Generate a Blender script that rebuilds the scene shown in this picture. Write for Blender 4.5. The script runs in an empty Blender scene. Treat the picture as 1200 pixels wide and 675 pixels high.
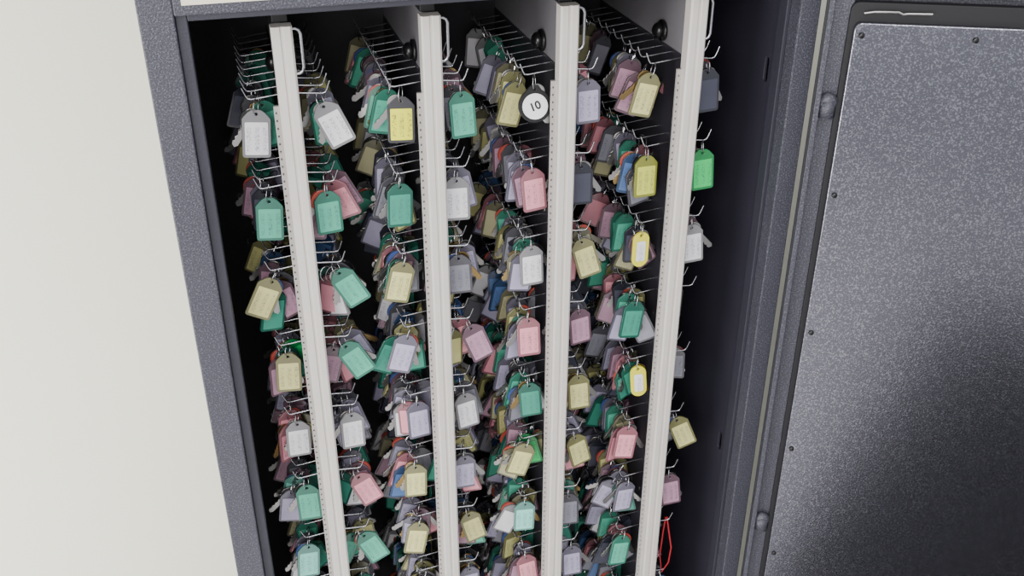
import bpy, bmesh, math, random
from mathutils import Matrix, Vector
random.seed(11)
D=bpy.data; C=bpy.context; COL=C.scene.collection
ZT=1.35
def srgb(r,g,b):
    f=lambda c:(c/255/12.92) if c/255<=.04045 else ((c/255+.055)/1.055)**2.4
    return (f(r),f(g),f(b),1)
# ---------------- materials
def mat(name,col,rough=.5,metal=0,bump=None,var=.12,vscale=40,coat=0,spec=.5,speck=None,trans=0):
    m=D.materials.new(name); m.use_nodes=True; nt=m.node_tree; n=nt.nodes; l=nt.links
    b=n['Principled BSDF']; tc=n.new('ShaderNodeTexCoord')
    nz=n.new('ShaderNodeTexNoise'); nz.inputs['Scale'].default_value=vscale; nz.inputs['Detail'].default_value=3
    l.new(tc.outputs['Object'],nz.inputs['Vector'])
    mx=n.new('ShaderNodeMix'); mx.data_type='RGBA'
    c=Vector(col[:3]); mx.inputs['A'].default_value=(*(c*(1-var)),1); mx.inputs['B'].default_value=(*(c*(1+var)),1)
    l.new(nz.outputs['Fac'],mx.inputs['Factor']); out=mx.outputs['Result']
    if speck:
        s=n.new('ShaderNodeTexNoise'); s.inputs['Scale'].default_value=speck[0]; s.inputs['Detail'].default_value=2
        l.new(tc.outputs['Object'],s.inputs['Vector'])
        r=n.new('ShaderNodeMapRange'); r.inputs['From Min'].default_value=.5; r.inputs['From Max'].default_value=.72
        l.new(s.outputs['Fac'],r.inputs['Value'])
        m2=n.new('ShaderNodeMix'); m2.data_type='RGBA'; l.new(out,m2.inputs['A']); m2.inputs['B'].default_value=(*speck[1][:3],1)
        l.new(r.outputs['Result'],m2.inputs['Factor']); out=m2.outputs['Result']
    l.new(out,b.inputs['Base Color'])
    b.inputs['Roughness'].default_value=rough; b.inputs['Metallic'].default_value=metal
    b.inputs['Coat Weight'].default_value=coat; b.inputs['Coat Roughness'].default_value=.2
    b.inputs['Specular IOR Level'].default_value=spec
    b.inputs['Transmission Weight'].default_value=trans
    if bump:
        bn=n.new('ShaderNodeTexNoise'); bn.inputs['Scale'].default_value=bump[0]; bn.inputs['Detail'].default_value=2
        l.new(tc.outputs['Object'],bn.inputs['Vector'])
        bp=n.new('ShaderNodeBump'); bp.inputs['Strength'].default_value=bump[1]; bp.inputs['Distance'].default_value=.001
        l.new(bn.outputs['Fac'],bp.inputs['Height']); l.new(bp.outputs['Normal'],b.inputs['Normal'])
    return m
def paper_mat(name,col,ink=(.04,.04,.07),amount=.5):
    m=D.materials.new(name); m.use_nodes=True; nt=m.node_tree; n=nt.nodes; l=nt.links
    b=n['Principled BSDF']; tc=n.new('ShaderNodeTexCoord'); oi=n.new('ShaderNodeObjectInfo')
    sep=n.new('ShaderNodeSeparateXYZ'); l.new(tc.outputs['Object'],sep.inputs[0])
    def M(op,a,bb=None,c=None):
        k=n.new('ShaderNodeMath'); k.operation=op
        for i,v in enumerate((a,bb,c)):
            if v is None: continue
            if isinstance(v,(int,float)): k.inputs[i].default_value=v
            else: l.new(v,k.inputs[i])
        return k.outputs[0]
    x,z=sep.outputs['X'],sep.outputs['Z']
    off=M('MULTIPLY',oi.outputs['Random'],50)
    cb=n.new('ShaderNodeCombineXYZ'); l.new(M('MULTIPLY_ADD',x,420,off),cb.inputs[0]); l.new(M('MULTIPLY',z,520),cb.inputs[1]); l.new(off,cb.inputs[2])
    nz=n.new('ShaderNodeTexNoise'); nz.inputs['Scale'].default_value=1.0; nz.inputs['Detail'].default_value=1
    l.new(cb.outputs[0],nz.inputs['Vector'])
    stroke=M('LESS_THAN',M('ABSOLUTE',M('SUBTRACT',nz.outputs['Fac'],.5)),.035)
    band=M('GREATER_THAN',M('SINE',M('MULTIPLY_ADD',x,2*math.pi/.0085,1.2)),-.1)
    ins=M('LESS_THAN',M('ABSOLUTE',M('ADD',z,.043)),.013)
    fac=M('MULTIPLY',M('MULTIPLY',M('MULTIPLY',stroke,band),ins),amount)
    n2=n.new('ShaderNodeTexNoise'); n2.inputs['Scale'].default_value=60; l.new(tc.outputs['Object'],n2.inputs['Vector'])
    mx=n.new('ShaderNodeMix'); mx.data_type='RGBA'; c=Vector(col[:3])
    mx.inputs['A'].default_value=(*(c*.86),1); mx.inputs['B'].default_value=(*(c*1.12),1); l.new(n2.outputs['Fac'],mx.inputs['Factor'])
    m2=n.new('ShaderNodeMix'); m2.data_type='RGBA'; l.new(mx.outputs['Result'],m2.inputs['A']); m2.inputs['B'].default_value=(*ink,1)
    l.new(fac,m2.inputs['Factor']); l.new(m2.outputs['Result'],b.inputs['Base Color'])
    b.inputs['Roughness'].default_value=.6; b.inputs['Coat Weight'].default_value=.35; b.inputs['Coat Roughness'].default_value=.25
    return m
M_frame=mat('textured_grey_powder_coat',srgb(64,64,73),.45,.2,(520,.5),.1,15,speck=(600,srgb(106,107,119)))
M_tray=mat('brushed_grain_steel_paint',srgb(120,120,130),.22,.95,(480,.09),.1,6,speck=(560,srgb(180,181,192)))
M_in=mat('black_interior_paint',srgb(30,28,36),.6,.0,(500,.2),.2,10)
M_inr=mat('dark_interior_wall_paint',srgb(46,44,56),.5,.1,(500,.2),.2,10)
M_lip=mat('dark_inner_lip_paint',srgb(50,50,60),.5,.1,(500,.3),.2,10)
M_seal=mat('black_rubber_seal',srgb(20,20,24),.6)
M_bar=mat('pale_grey_bar_paint',srgb(202,197,191),.45,.0,None,.06,30)
M_bar2=mat('aluminium_rail',srgb(180,176,173),.4,.2,None,.08,60)
M_bar3=mat('rail_backing',srgb(125,123,125),.5,.1,None,.08,60)
M_plate=mat('grey_plate_paint',srgb(134,131,136),.45,.2,None,.1,20)
M_panel=mat('shaded_rack_panel',srgb(42,40,48),.55,.1,None,.15,30)  # grey metal with the shade inside the racks put into its colour
M_chrome=mat('chrome_wire',srgb(190,190,195),.25,1,None,.05)
M_blk=mat('black_plastic',srgb(18,18,20),.3)
M_steel=mat('key_nickel',srgb(175,173,171),.33,1,None,.1)
M_brass=mat('key_brass',srgb(165,140,95),.35,1,None,.1)
M_rplas=mat('red_key_plastic',srgb(175,75,65),.4)
M_bplas=mat('blue_key_plastic',srgb(65,85,140),.4)
M_white=mat('white_disc',srgb(240,236,238),.6,0,None,.02)
M_ink=mat('black_ink',srgb(14,14,18),.6)
M_red=mat('red_cord_fibre',srgb(190,40,50),.6)
M_wall=mat('cream_wall_paint',srgb(243,243,224),.85,0,(60,.05),.03,3)
M_floor=mat('pale_floor_tile',srgb(215,213,215),.5,0,None,.06,5)
M_refl_mat=mat('reflection_mat_black',srgb(10,10,18),.9,0,(200,.3),.1,30,spec=.1)  # near-black, for the added mat mirrored in the door panel
M_label=mat('cream_label_strip',srgb(235,226,206),.5)
PAL={'teal':(84,182,154),'dteal':(56,146,124),'cream':(210,207,140),'pink':(228,152,166),'lav':(176,171,198),'white':(230,228,234),
 'yellow':(232,232,54),'ygreen':(202,208,84),'green':(36,204,108),'aqua':(142,220,204),'mauve':(184,142,164),'grey':(134,134,146),'blue':(80,112,164),'dark':(62,64,80),'oat':(180,176,138)}
NAMES={'teal':'teal green','dteal':'deep teal','cream':'cream yellow','pink':'pink','lav':'lavender grey','white':'white','yellow':'bright yellow','ygreen':'yellow-green','green':'bright green','aqua':'pale aqua','mauve':'dusty mauve','grey':'smoky grey','blue':'blue','dark':'dark grey','oat':'beige'}
MP={};MH={}
for k,v in PAL.items():
    MP[k]=paper_mat('paper_'+k,srgb(*v),amount=.8 if k=='yellow' else .6)
    if k in('white','lav','grey','cream','oat','mauve'): h=[c*.52+8 for c in v]
    elif k=='yellow': h=[62,62,66]
    else: h=[c*.62 for c in v]
    MH[k]=mat('plastic_'+k,srgb(*h),.22,0,None,.08,30,coat=.5)
# ---------------- helpers
def link(o): COL.objects.link(o); return o
def empty(name,loc):
    o=D.objects.new(name,None); o.location=loc; o.empty_display_size=.02; return link(o)
def setinfo(o,label=None,cat=None,group=None,kind=None):
    if label:o['label']=label
    if cat:o['category']=cat
    if group:o['group']=group
    if kind:o['kind']=kind
def mkobj(name,me,parent=None):
    o=D.objects.new(name,me); link(o)
    if parent: o.parent=parent
    return o
def boxes(name,bl,m,parent=None,origin=(0,0,0),bev=0,seg=2):
    bm=bmesh.new()
    for a,b in bl:
        r=bmesh.ops.create_cube(bm,size=1)
        for v in r['verts']:
            v.co=Vector([(a[i]+b[i])/2-origin[i]+v.co[i]*(b[i]-a[i]) for i in range(3)])
    if bev: bmesh.ops.bevel(bm,geom=bm.edges[:],offset=bev,segments=seg,profile=.5,affect='EDGES')
    me=D.meshes.new(name); bm.to_mesh(me); bm.free()
    me.materials.append(m)
    return mkobj(name,me,parent)
def tomesh(cu):
    o=D.objects.new('t',cu); COL.objects.link(o); dg=C.evaluated_depsgraph_get(); dg.update()
    me=D.meshes.new_from_object(o.evaluated_get(dg)); D.objects.remove(o); return me
def flat(loops,ext,bev,m,name):
    cu=D.curves.new(name,'CURVE'); cu.dimensions='2D'; cu.fill_mode='BOTH'; cu.extrude=ext; cu.bevel_depth=bev; cu.bevel_resolution=1
    for lp in loops:
        s=cu.splines.new('POLY'); s.points.add(len(lp)-1); s.use_cyclic_u=True
        for i,p in enumerate(lp): s.points[i].co=(p[0],p[1],0,1)
    me=tomesh(cu); me.name=name
    me.transform(Matrix.Rotation(math.pi/2,4,'X')); me.materials.clear(); me.materials.append(m); return me
def wire(name,pts,r,m,cyc=False,res=2):
    cu=D.curves.new(name,'CURVE'); cu.dimensions='3D'; cu.bevel_depth=r; cu.bevel_resolution=res; cu.use_fill_caps=True
    s=cu.splines.new('POLY'); s.points.add(len(pts)-1); s.use_cyclic_u=cyc
    for i,p in enumerate(pts): s.points[i].co=(*p,1)
    me=tomesh(cu); me.name=name; me.materials.clear(); me.materials.append(m)
    for p in me.polygons: p.use_smooth=True
    return me
def circ(cx,cy,r,n=12): return [(cx+r*math.cos(2*math.pi*i/n),cy+r*math.sin(2*math.pi*i/n)) for i in range(n)]
def rrect(x0,y0,x1,y1,r,n=3):
    o=[]
    for cx,cy,a in((x1-r,y1-r,0),(x0+r,y1-r,90),(x0+r,y0+r,180),(x1-r,y0+r,270)):
        for i in range(n+1):
            t=math.radians(a+90*i/n); o.append((cx+r*math.cos(t),cy+r*math.sin(t)))
    return o
# ---------------- base meshes
outer=[(-.0045,-.0120),(.0045,-.0120),(.0085,-.0145),(.0130,-.0195),(.0145,-.0215),(.0145,-.0605),(.0137,-.0622),(.0120,-.063),(-.0120,-.063),(-.0137,-.0622),(-.0145,-.0605),(-.0145,-.0215),(-.0130,-.0195),(-.0085,-.0145)]
hole=circ(0,-.0160,.0023,8)
me_holder=flat([outer,hole],.0013,.0004,M_blk,'holder')
me_paper=flat([rrect(-.0119,-.0600,.0119,-.0245,.001,2)],.00025,0,M_white,'paper'); me_paper.transform(Matrix.Translation((0,-.00185,0)))
me_holder_lo=flat([outer],.0013,0,M_blk,'holder_lo')
ringpts=[(0,.0085*math.sin(2*math.pi*i/16),-.0082+.0088*math.cos(2*math.pi*i/16)) for i in range(16)]
me_ring=wire('ring',[(.35*p[1],p[1],p[2]) for p in ringpts],.0006,M_chrome,True,1)
me_round=flat([[(-.004,-.0125),(.004,-.0125)]+[( .0185*math.sin(math.radians(a)),-.0350+.0185*math.cos(math.radians(a))) for a in range(25,336,15)],circ(0,-.0166,.002,8)],.0015,.0005,M_blk,'round')
me_rdisc=flat([circ(0,-.0355,.0145,28)],.0004,0,M_white,'rdisc'); me_rdisc.transform(Matrix.Translation((0,-.0024,0)))
cap=[(.0105*math.cos(math.radians(a)),-.0235+.0105*math.sin(math.radians(a))) for a in range(180,-1,-15)]+[(.0105*math.cos(math.radians(a)),-.049+.0105*math.sin(math.radians(a))) for a in range(0,-181,-15)]
M_yel=mat('yellow_tag_plastic',srgb(222,215,64),.3,0,None,.05,coat=.4)
me_oval=flat([cap,circ(0,-.0172,.0028,8)],.0015,.0005,M_yel,'oval')
me_opaper=flat([rrect(-.0060,-.0520,.0060,-.0250,.0025,3)],.0003,0,MP['white'],'opaper'); me_opaper.transform(Matrix.Translation((0,-.002,0)))
blade=[(.0035,-.031),(.0035,-.056),(.001,-.059),(-.0025,-.057),(-.0035,-.054),(-.002,-.052),(-.0038,-.049),(-.002,-.046),(-.0035,-.043),(-.0022,-.040),(-.0035,-.037),(-.0035,-.031)]
head=[(.0095*math.sin(math.radians(a)),-.0215+.0090*math.cos(math.radians(a))) for a in list(range(160,-161,-20))]
me_key=flat([blade+head[::-1],circ(0,-.0165,.0022,8)],.0009,.0002,M_steel,'key'); me_key.transform(Matrix.Translation((0,.004,0)))
def recol(me,m,nm=None):
    k=me.copy(); k.materials.clear(); k.materials.append(m)
    if nm:k.name=nm
    return k
HOLD={k:recol(me_holder,MH[k]) for k in PAL}; PAP={k:recol(me_paper,MP[k]) for k in PAL}
def merged(parts,name):
    vs=[];fs=[];mi=[];mats=[]
    for me,mx,m in parts:
        if m not in mats: mats.append(m)
        idx=mats.index(m); b=len(vs)
        vs+= [tuple(mx@v.co) for v in me.vertices]
        for p in me.polygons: fs.append([b+i for i in p.vertices]); mi.append(idx)
    out=D.meshes.new(name); out.from_pydata(vs,[],fs)
    for m in mats: out.materials.append(m)
    out.polygons.foreach_set('material_index',mi); out.update(); return out
I4=Matrix.Identity(4)
me_grip=flat([[(.0105*math.sin(math.radians(a)),-.0250+.0120*math.cos(math.radians(a))) for a in range(0,360,20)],circ(0,-.0165,.0024,8)],.0016,.0003,M_blk,'grip'); me_grip.transform(Matrix.Translation((0,.004,0)))
KEYS=[me_key]*6+[recol(me_key,M_brass)]+[merged([(me_key,I4,M_steel),(me_grip,I4,m)],'gripkey') for m in(M_blk,M_blk,M_blk,M_rplas,M_bplas)]
def keymx(a): 
    return Matrix.Translation((0,0,-.014))@Matrix.Rotation(a,4,'Y')@Matrix.Translation((0,0,.014))
SIMPLE={}
sk=[(.55,M_steel,None),(-.55,M_steel,None),(-.4,M_steel,M_blk),(.5,M_steel,M_blk),(.3,M_steel,None),(-.3,M_steel,M_blk),(.65,M_steel,None),(.5,M_steel,M_rplas),(-.4,M_brass,None),(.4,M_steel,M_bplas)]
for k in PAL:
    SIMPLE[k]=[]
    for a,km,g in sk:
        pp=[(me_holder_lo,I4,MH[k]),(me_paper,I4,MP[k]),(me_ring,I4,M_chrome),(me_key,keymx(a),km)]
        if g: pp.append((me_grip,keymx(a),g))
        SIMPLE[k].append(merged(pp,'simple_'+k))
# ---------------- hooks
def hookpts(s): return [(0,0,0),(s*.010,0,-.001),(s*.034,0,-.0035),(s*.0375,0,-.0028),(s*.0395,0,.0005),(s*.043,0,.0095)]
me_hook={s:wire('hook',hookpts(s),.0010,M_chrome,False,1) for s in(-1,1)}
NJ=10; NR=10; RP=.101
def hookpos(f,s,k,j): return Vector((f*.15+s*.0025,.028+.0265*j,ZT-.078-RP*k))
ZB=ZT-1.13
G_R='pull-out key racks'
for f in range(4):
    X=f*.15
    o0=(X,.14,ZB)
    R=empty('key_rack',o0)
    setinfo(R,'pull-out key rack with pale front bar and rows of wire hooks','key rack',G_R)
    pl=boxes('hook_panel',[((X-.002,.012,ZB),(X+.002,.295,ZT-.074))],M_panel,R,o0); pl['label']='grey sheet-metal panel holding the hooks, coloured dark for shade'
    tp=flat([[(.0,-.074),(.285,-.074),(.285,-.03),(.262,-.006),(.012,-.006),(.0,-.012)],circ(.20,-.035,.008,16)],.0012,.0002,M_plate,'top_plate')
    tp.transform(Matrix.Rotation(math.pi/2,4,'Z')); o=mkobj('top_plate',tp,R); o.location=(0,.010-.14,ZT-ZB)
    prof=[(-.0105,.010),(-.0105,-.004),(-.0085,-.006),(-.0022,-.006),(-.0012,-.0046),(.0012,-.0046),(.0022,-.006),(.0085,-.006),(.0105,-.004),(.0105,.010)]
    bm=bmesh.new(); top=[bm.verts.new((p[0],p[1]-.14,ZT-ZB)) for p in prof]; bot=[bm.verts.new((p[0],p[1]-.14,0)) for p in prof]
    n=len(prof)
    for i in range(n): bm.faces.new((top[i],top[(i+1)%n],bot[(i+1)%n],bot[i]))
    bm.faces.new(top[::-1]); bm.faces.new(bot); bmesh.ops.recalc_face_normals(bm,faces=bm.faces)
    me=D.meshes.new('front_bar'); bm.to_mesh(me); bm.free(); me.materials.append(M_bar); mkobj('front_bar',me,R)
    bl=[]; z=ZT-.084
    bl.append(((X-.0160,.006,ZB),(X-.0147,.009,z))); bl.append(((X-.0128,.006,ZB),(X-.0104,.009,z)))
    while z>ZB+.01:
        bl.append(((X-.0148,.006,z-.0060),(X-.0127,.009,z))); z-=.0085
    boxes('slotted_rail',bl,M_bar2,R,o0)
    boxes('rail_backing',[((X-.0155,.0088,ZB),(X-.0104,.0105,ZT-.084))],M_bar3,R,o0)
    hp=[(.010,.002-.14,-.004),(.018,.002-.14,-.004),(.021,.002-.14,-.006),(.0225,.002-.14,-.010),(.0225,.002-.14,-.044),(.021,.002-.14,-.048),(.018,.002-.14,-.050),(.010,.002-.14,-.050)]
    me=wire('handle',[(p[0]-.004,p[1],p[2]+ZT-ZB) for p in hp],.0018,M_chrome); o=mkobj('handle',me,R); o['label']='bent chrome wire pull handle'
    bm=bmesh.new(); bmesh.ops.create_uvsphere(bm,u_segments=20,v_segments=12,radius=.0095)
    for v in bm.verts: v.co.x*=.75
    bmesh.ops.create_cone(bm,segments=20,radius1=.0125,radius2=.0125,depth=.003,cap_ends=True,matrix=Matrix.Translation((.005,0,0))@Matrix.Rotation(math.pi/2,4,'Y'))
    bmesh.ops.translate(bm,verts=bm.verts,vec=(-.009,.082-.14,ZT-.060-ZB))
    me=D.meshes.new('knob'); bm.to_mesh(me); bm.free(); me.materials.append(M_blk)
    for p in me.polygons: p.use_smooth=True
    o=mkobj('knob',me,R); o['label']='round black plastic knob'
    rest=[]
    for s in(-1,1):
        for k in range(NR):
            for j in range(NJ):
                p=hookpos(f,s,k,j)
                if (k<8 and j<(7 if s<0 else 5)) and not(s>0 and f>=2 and j>2):
                    o=D.objects.new('hook',me_hook[s]); link(o); o.parent=R; o.location=p-Vector(o0)
                else: rest.append((me_hook[s],Matrix.Translation(p-Vector(o0)),M_chrome))
    o=mkobj('hook',merged(rest,'hooks_rest'),R); o['kind']='stuff'
# ---------------- tags
T={}
T[(0,-1)]=[[('white',4),('teal',-5),('grey',5)],[('teal',3),('dark',10),('lav',0)],[('cream',28),('grey',5),('mauve',0)],[('cream',5),('green',-15),('lav',0)],[('white',3),('pink',8),('mauve',0)],[('teal',0),('aqua',12),('grey',0)],[('aqua',5),('lav',14),('teal',0)],[('teal',0),('grey',0)]]
T[(0,1)]=[[('white',-22),('teal',-6),('lav',-15)],[('teal',0),('pink',-18),('mauve',-22)],[('teal',-26),('grey',-12),('dark',0)],[('teal',-26),('lav',-20),('oat',-20)],[('white',0),('lav',-15),('grey',0)],[('pink',-20),('mauve',-10),('lav',0)],[('teal',-25),('cream',-10),('lav',0)],[('white',-8),('teal',0)]]
T[(1,-1)]=[[('yellow',2),('teal',15),('teal',18),('lav',15),('mauve',12),('lav',10)],[('dteal',2),('grey',15),('grey',18),('lav',10)],[('cream',14),('mauve',5),('pink',5),('dteal',10)],[('lav',20),('cream',8),('blue',0),('grey',0)],[('lav',0),('lav',12),('grey',0),('mauve',10)],[('cream',2),('pink',18),('lav',20),('dteal',10)],[('cream',14),('mauve',4),('lav',12),('pink',0)],[('grey',5),('cream',0),('lav',10)]]
T[(1,1)]=[[('teal',0),('grey',-8)],[('white',0),('lav',-8)],[('grey',-3),('lav',-5)],[('mauve',-20),('pink',-10)],[('white',-4),('grey',-10)],[('lav',0),('dark',5)],[('cream',-14),('grey',5)],[('lav',0),('oat',0)]]
T[(2,-1)]=[[('ROUND',0),('cream',12),('cream',14),('oat',14),('lav',16),('lav',20)],[('pink',-2),('lav',8),('lav',3),('grey',0),('mauve',0)],[('white',-2),('teal',4),('grey',10),('cream',8),('teal',2)],[('pink',0),('cream',6),('lav',0),('oat',5),('blue',10)],[('dteal',-4),('teal',14),('grey',0),('lav',10)],[('cream',18),('green',-8),('mauve',10),('lav',0)],[('aqua',0),('oat',8),('teal',0),('lav',0)],[('pink',-6),('lav',0),('cream',0)]]
T[(2,1)]=[[('lav',0),('grey',0)],[('dark',0),('mauve',0)],[('cream',-15),('oat',-10)],[('mauve',-6),('lav',0)],[('cream',-5),('oat',0)],[('cream',-15),('lav',0)],[('grey',0),('teal',0)],[('lav',0),('lav',0)]]
T[(3,-1)]=[[('cream',16),('mauve',18),('mauve',14),('lav',12),('oat',10)],[('ygreen',0),('blue',5),('teal',5),('lav',0),('grey',8)],[('OVAL',0),('dark',5),('teal',8),('teal',5),('mauve',8)],[('dteal',10),('teal',6),('dark',0),('pink',5),('cream',-10)],[('OVAL',-6),('pink',5),('mauve',5),('lav',5)],[('pink',10),('oat',0),('teal',5),('lav',0)],[('lav',8),('lav',5),('mauve',0),('cream',6)],[('teal',12),('pink',0),('teal',8),('lav',5)]]
T[(3,1)]=[[('dark',0),('grey',-10)],[('green',-2),('grey',0)],[('white',-6),('mauve',0)],[None,('grey',0)],[None,('grey',0)],[('cream',-22),('grey',0)],[('mauve',-5),('mauve',0)],[None,('grey',0)]]
WR=['lav','lav','lav','grey','grey','mauve','mauve','pink','dteal','dteal','cream','cream','oat','pink','pink','white','white','oat','dark','dark','blue','teal','teal']
GT='key tags on the rack hooks'
rest=[]; cnt=0
def tagmx(p,yaw,roll,pitch=0): return Matrix.Translation(p)@Matrix.Rotation(yaw,4,'Z')@Matrix.Rotation(roll,4,'Y')@Matrix.Rotation(pitch,4,'X')
def add_tag(kind,mx,detail,ki):
    global cnt
    cnt+=1
    if kind=='ROUND':
        o=D.objects.new('key_tag',me_round)
        setinfo(o,'round black key tag with white disc marked 10','key tag',GT)
        link(o); o.matrix_world=mx
        d=D.objects.new('paper_label',me_rdisc); link(d); d.parent=o
        cu=D.curves.new('number','FONT'); cu.body='10'; cu.size=.0130; cu.align_x='CENTER'; cu.align_y='CENTER'; cu.extrude=.0002; cu.offset=.0003
        me=tomesh(cu); me.transform(Matrix.Translation((0,-.0031,-.0355))@Matrix.Rotation(math.radians(-20),4,'Y')@Matrix.Rotation(math.pi/2,4,'X'))
        me.materials.clear(); me.materials.append(M_ink); d2=D.objects.new('number',me); link(d2); d2.parent=o
    elif kind=='OVAL':
        o=D.objects.new('key_tag',me_oval); setinfo(o,'small oval yellow plastic key tag with white label','key tag',GT)
        link(o); o.matrix_world=mx
        d=D.objects.new('paper_label',me_opaper); link(d); d.parent=o
    elif detail:
        o=D.objects.new('key_tag',HOLD[kind]); link(o); o.matrix_world=mx
        setinfo(o,NAMES[kind]+' plastic key tag with handwritten label on wire hook','key tag',GT)
        d=D.objects.new('paper_label',PAP[kind]); link(d); d.parent=o
    else:
        o=D.objects.new('key_tag',random.choice(SIMPLE[kind])); link(o); o.matrix_world=mx
        setinfo(o,NAMES[kind]+' plastic key tag hanging deep in the rack row','key tag',GT); return o
    r=D.objects.new('split_ring',me_ring); link(r); r.parent=o
    for i in range(1 if random.random()<.6 else 2):
        km=random.choice(KEYS); kk=D.objects.new('key',km); link(kk); kk.parent=o
        kk.matrix_local=Matrix.Translation((0,.002*i,0))@keymx(random.choice((-1,1))*random.uniform(.25,.75))
    return o
for f in range(4):
    for s in(-1,1):
        for k in range(NR):
            row=T[(f,s)][k] if k<8 else []
            for j in range(NJ):
                p=hookpos(f,s,k,j)+Vector((s*.0325,0,-.0035))
                yaw=math.radians(random.uniform(-30,30)); pitch=math.radians(random.uniform(-8,8))
                if j<len(row):
                    if row[j] is None: continue
                    kind,tilt=row[j]; roll=math.radians(tilt+(random.uniform(-7,7) if j else random.uniform(-2,2)))
                else:
                    if random.random()<.04: continue
                    kind=random.choice(WR); roll=math.radians(random.uniform(-26,26))
                if j==0: yaw*=.25; pitch=pitch*.6-.07
                elif j<4: yaw*=.7
                if kind=='ROUND': yaw=-.12; pitch=-.2
                p=p+Vector((random.uniform(-.007,.002)*s,0,-(random.random()<.45)*random.uniform(0,.010)*(j>0)))
                mx=tagmx(p,yaw,roll,pitch)
                ind = k<8 and (j<(5 if s<0 else 3)) and not(s>0 and f>=2 and j>1)
                if ind: add_tag(kind,mx,j<2,0)
                else: rest.append((random.choice(SIMPLE[kind]),mx))
                if j>=1 and not(s>0 and f==3):
                    for e in range(0 if k==0 else (1 if k<2 else (2 if random.random()<.65 else 1))):
                        if k==1 and random.random()<.5: continue
                        dx=random.uniform(.004,.014) if j==1 else random.uniform(.0,.020)
                        off=Vector((-s*dx if (j>1 or s>0) else -dx*.8,-.009-.006*e,-random.uniform(.004,.032 if j>1 else .016)))
                        m2=tagmx(p+off,yaw+random.uniform(-.4,.4),random.uniform(-.5,.5))
                        if j<=2 and k<8 and cnt<297-(3-f)*72-(0 if s>0 else 28) and e==0 and random.random()<.6 and not(s>0 and f>=2): add_tag(random.choice(WR),m2,j==1,0)
                        else: rest.append((random.choice(SIMPLE[random.choice(WR)]),m2))
vs=[];fs=[];mi=[];mats=[]
for me,mx in rest:
    b=len(vs); vs+=[tuple(mx@v.co) for v in me.vertices]
    mp=[]
    for m in me.materials:
        if m not in mats: mats.append(m)
        mp.append(mats.index(m))
    for q in me.polygons: fs.append([b+i for i in q.vertices]); mi.append(mp[q.material_index])
me=D.meshes.new('rest_tags'); me.from_pydata(vs,[],fs)
for m in mats: me.materials.append(m)
me.polygons.foreach_set('material_index',mi); me.update()
o=mkobj('key_tag',me); setinfo(o,'mixed coloured key tags packed deep inside the racks','key tag',GT,'stuff')
pts=[(.488,.03,ZT-.785),(.492,.028,ZT-.81),(.498,.026,ZT-.845),(.496,.026,ZT-.875),(.487,.028,ZT-.895),(.482,.03,ZT-.86),(.484,.03,ZT-.81),(.486,.03,ZT-.785)]
o=mkobj('red_cord',wire('red_cord',pts,.0013,M_red)); setinfo(o,'loop of red cord hanging from a rack hook','cord')
# ---------------- cabinet
o0=(.23,.15,0)
CB=empty('key_cabinet',o0); setinfo(CB,'tall dark grey textured metal key cabinet with its door open','cabinet')
XL0,XL1,XR0,XR1=-.129,-.097,.553,.578; YF=-.04; YB=.335; TOP=1.72
boxes('front_frame',[((XL0,YF,.0),(XL1,-.005,TOP)),((XR0,YF,.0),(XR1,-.005,TOP)),((XL1,YF,ZT+.0255),(XR0,-.005,TOP)),((XL1,YF,0),(XR0,-.005,.14))],M_frame,CB,o0,.0015)
boxes('inner_lip',[((XL1,-.034,.14),(XL1+.011,-.003,ZT+.0255)),((XR0-.005,-.02,.14),(XR0,-.003,ZT+.0255)),((XL1+.011,-.034,ZT+.019),(XR0-.005,-.003,ZT+.0255))],M_lip,CB,o0,.001)
boxes('side_panel',[((XL0,-.005,0),(XL0+.012,YB,TOP))],M_frame,CB,o0,.001)
boxes('side_panel',[((XR1-.012,-.005,0),(XR1,YB,TOP))],M_frame,CB,o0,.001)
boxes('top_panel',[((XL0,-.005,TOP-.012),(XR1,YB,TOP))],M_frame,CB,o0,.001)
boxes('interior_liner',[((XL0+.012,-.005,.10),(XL1,YB-.01,ZT+.05)),((XL1,YB-.02,.10),(XR0,YB-.01,ZT+.05)),((XL1,-.005,ZT+.03),(XR0,YB-.02,ZT+.05)),((XL1,-.005,.10),(XR0,YB-.02,.14))],M_in,CB,o0)
lm=flat([[(0,.10),(.32,.10),(.32,ZT+.05),(0,ZT+.05)],rrect(.017,ZT-.112,.027,ZT-.082,.004),rrect(.017,ZT-.66,.027,ZT-.63,.004)],.0015,.0003,M_inr,'w'); lm.transform(Matrix.Rotation(math.pi/2,4,'Z'))
o=mkobj('side_liner',lm,CB); o.location=(XR0+.002-o0[0],-.005-o0[1],0); o['label']='dark inner side wall with lock slots'
boxes('back_panel',[((XL0,YB-.01,0),(XR1,YB,TOP))],M_frame,CB,o0)
o=boxes('label_strip',[((XL1+.008,YF-.0008,ZT+.0355),(.167,YF+.0005,ZT+.062))],M_label,CB,o0); o['label']='cream paper strip on the header'
for f in range(4):
    boxes('slide_rail',[((f*.15-.008,.012,ZT+.0),(f*.15+.008,.30,ZT+.028))],M_seal,CB,o0,.001)
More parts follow.
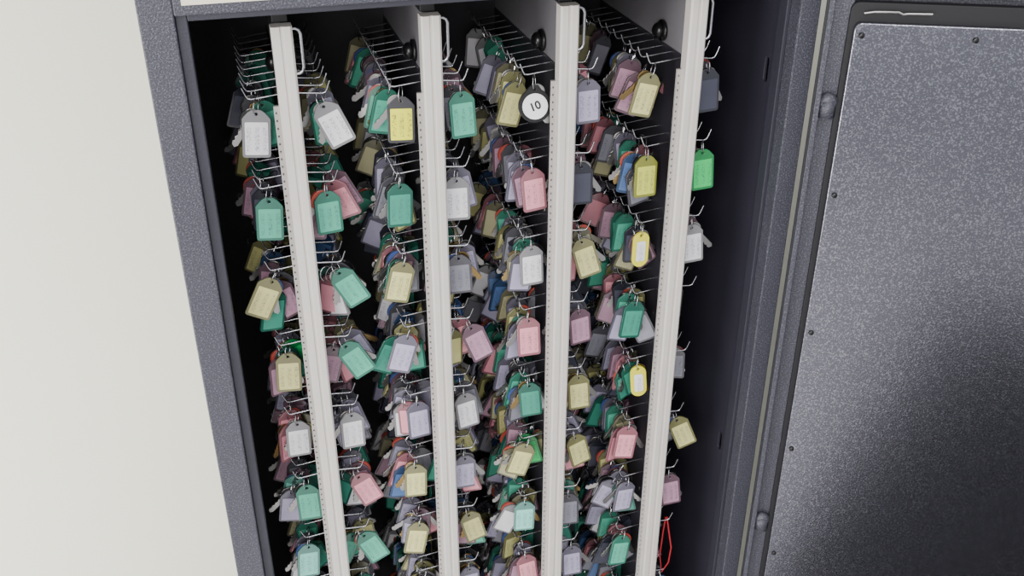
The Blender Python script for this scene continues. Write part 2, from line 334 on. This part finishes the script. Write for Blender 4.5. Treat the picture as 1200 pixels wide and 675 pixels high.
# ---------------- door
DW,DT=.66,ZT+.20
door=boxes('door',[((.002,.0,.02),(DW,.004,DT)),((.002,-.022,.02),(.008,.0,DT)),((DW-.006,-.022,.02),(DW,.0,DT)),((.008,-.022,.02),(DW-.006,.0,.026)),((.008,-.010,.026),(.030,.0,DT)),((.008,-.022,DT-.006),(DW-.006,0,DT)),
  ((.03,-.010,ZT+.004),(DW-.006,0,DT-.006))],M_frame,CB,(0,0,0),.0008)
door.location=(.582-o0[0],-.040-o0[1],0); door.rotation_euler=(0,0,math.radians(-25)); door['label']='open grey door showing its textured inner face'
s0=.033
tray=flat([rrect(s0,.06,DW-.04,ZT-.024,.006,4)],.009,.0015,M_tray,'tray'); tray.transform(Matrix.Translation((0,-.012,0)))
o=mkobj('inner_panel',tray,door); o['label']='raised grained metal inner panel'
sealm=flat([rrect(s0-.006,.05,DW-.03,ZT-.003,.008,4),rrect(s0-.001,.061,DW-.041,ZT-.0225,.006,4)],.0045,.0008,M_seal,'seal'); sealm.transform(Matrix.Translation((0,-.0095,0)))
mkobj('seal',sealm,door)
o=mkobj('latch_bar',wire('latch_bar',[(.04,-.018,ZT-.013),(.05,-.019,ZT-.011),(.075,-.019,ZT-.0105),(.08,-.018,ZT-.013),(.085,-.018,ZT-.012),(.11,-.018,ZT-.0115)],.0014,M_steel),door)
def screw(x,z,y=-.0235,r=.0034):
    bm=bmesh.new(); bmesh.ops.create_uvsphere(bm,u_segments=12,v_segments=8,radius=r)
    for v in bm.verts: v.co.z*=.5
    bmesh.ops.rotate(bm,verts=bm.verts,matrix=Matrix.Rotation(math.pi/2,3,'X'))
    me=D.meshes.new('screw'); bm.to_mesh(me); bm.free(); me.materials.append(M_blk)
    for p in me.polygons:p.use_smooth=True
    o=mkobj('screw',me,door); o.location=(x,y,z)
for z in(-.036,-.225,-.415,-.60,-.79): screw(s0+.007,ZT+z)
screw(s0+.125,ZT-.036); screw(s0+.32,ZT-.036); screw(.018,ZT+.006,-.0105,.004)
for z in(-.115,-.735):
    bm=bmesh.new(); bmesh.ops.create_uvsphere(bm,u_segments=20,v_segments=12,radius=.011)
    for v in bm.verts: v.co.y*=.7
    bmesh.ops.create_cone(bm,segments=20,radius1=.009,radius2=.009,depth=.02,cap_ends=True,matrix=Matrix.Translation((0,0,-.008)))
    me=D.meshes.new('hinge'); bm.to_mesh(me); bm.free(); me.materials.append(M_frame)
    for p in me.polygons:p.use_smooth=True
    o=mkobj('hinge',me,door); o.location=(.017,-.014,ZT+z)
# ---------------- room
def plane(name,vs,m):
    me=D.meshes.new(name); me.from_pydata(vs,[],[tuple(range(len(vs)))]); me.materials.append(m); o=mkobj(name,me); o['kind']='structure'; return o
plane('wall_back',[(-2.5,.345,0),(2.5,.345,0),(2.5,.345,2.8),(-2.5,.345,2.8)],M_wall)
plane('floor',[(-2.5,-4,0),(2.5,-4,0),(2.5,.345,0),(-2.5,.345,0)],M_floor)
o=boxes('added_reflection_mat',[((.46,-2.1,0),(2.2,-.5,.008))],M_refl_mat,None,(0,0,0),.003); setinfo(o,'added unseen dark mat that darkens the reflection in the door','mat')  # unseen mat, added only for the dark reflection on the door
# ---------------- camera
th,ps=math.radians(29.5),math.radians(16)
F=Vector((math.sin(ps)*math.cos(th),math.cos(ps)*math.cos(th),-math.sin(th))); Rr=Vector((math.cos(ps),-math.sin(ps),0)); U=Rr.cross(F)
cam=D.cameras.new('camera'); co=D.objects.new('camera',cam); link(co); cam.lens=36; cam.sensor_width=36; cam.clip_start=.01
m=Matrix((Rr,U,-F)).transposed().to_4x4(); m.translation=(-.058,-1.03,ZT+.272); co.matrix_world=m
C.scene.camera=co
# ---------------- lights
w=D.worlds.new('world'); C.scene.world=w; w.use_nodes=True; w.node_tree.nodes['Background'].inputs[0].default_value=(.95,.96,1,1); w.node_tree.nodes['Background'].inputs[1].default_value=.78
def area(name,loc,tgt,size,e,col):
    L=D.lights.new(name,'AREA'); L.energy=e; L.size=size; L.color=col; o=D.objects.new(name,L); link(o); o.location=loc
    o.rotation_euler=(Vector(tgt)-Vector(loc)).to_track_quat('-Z','Y').to_euler()
area('window_light',(-.9,-2.3,1.9),(.2,0,.85),1.5,66,(1,.975,.94))
area('ceiling_light',(.6,-1.2,2.7),(.3,0,.8),1.0,16,(1,.98,.97))
area('wall_fill_light',(-1.3,-.7,.7),(-.35,.34,.45),.8,26,(1,.99,.96))  # added fill lamp that brightens the wall left of the cabinet
print('TAGS',cnt)
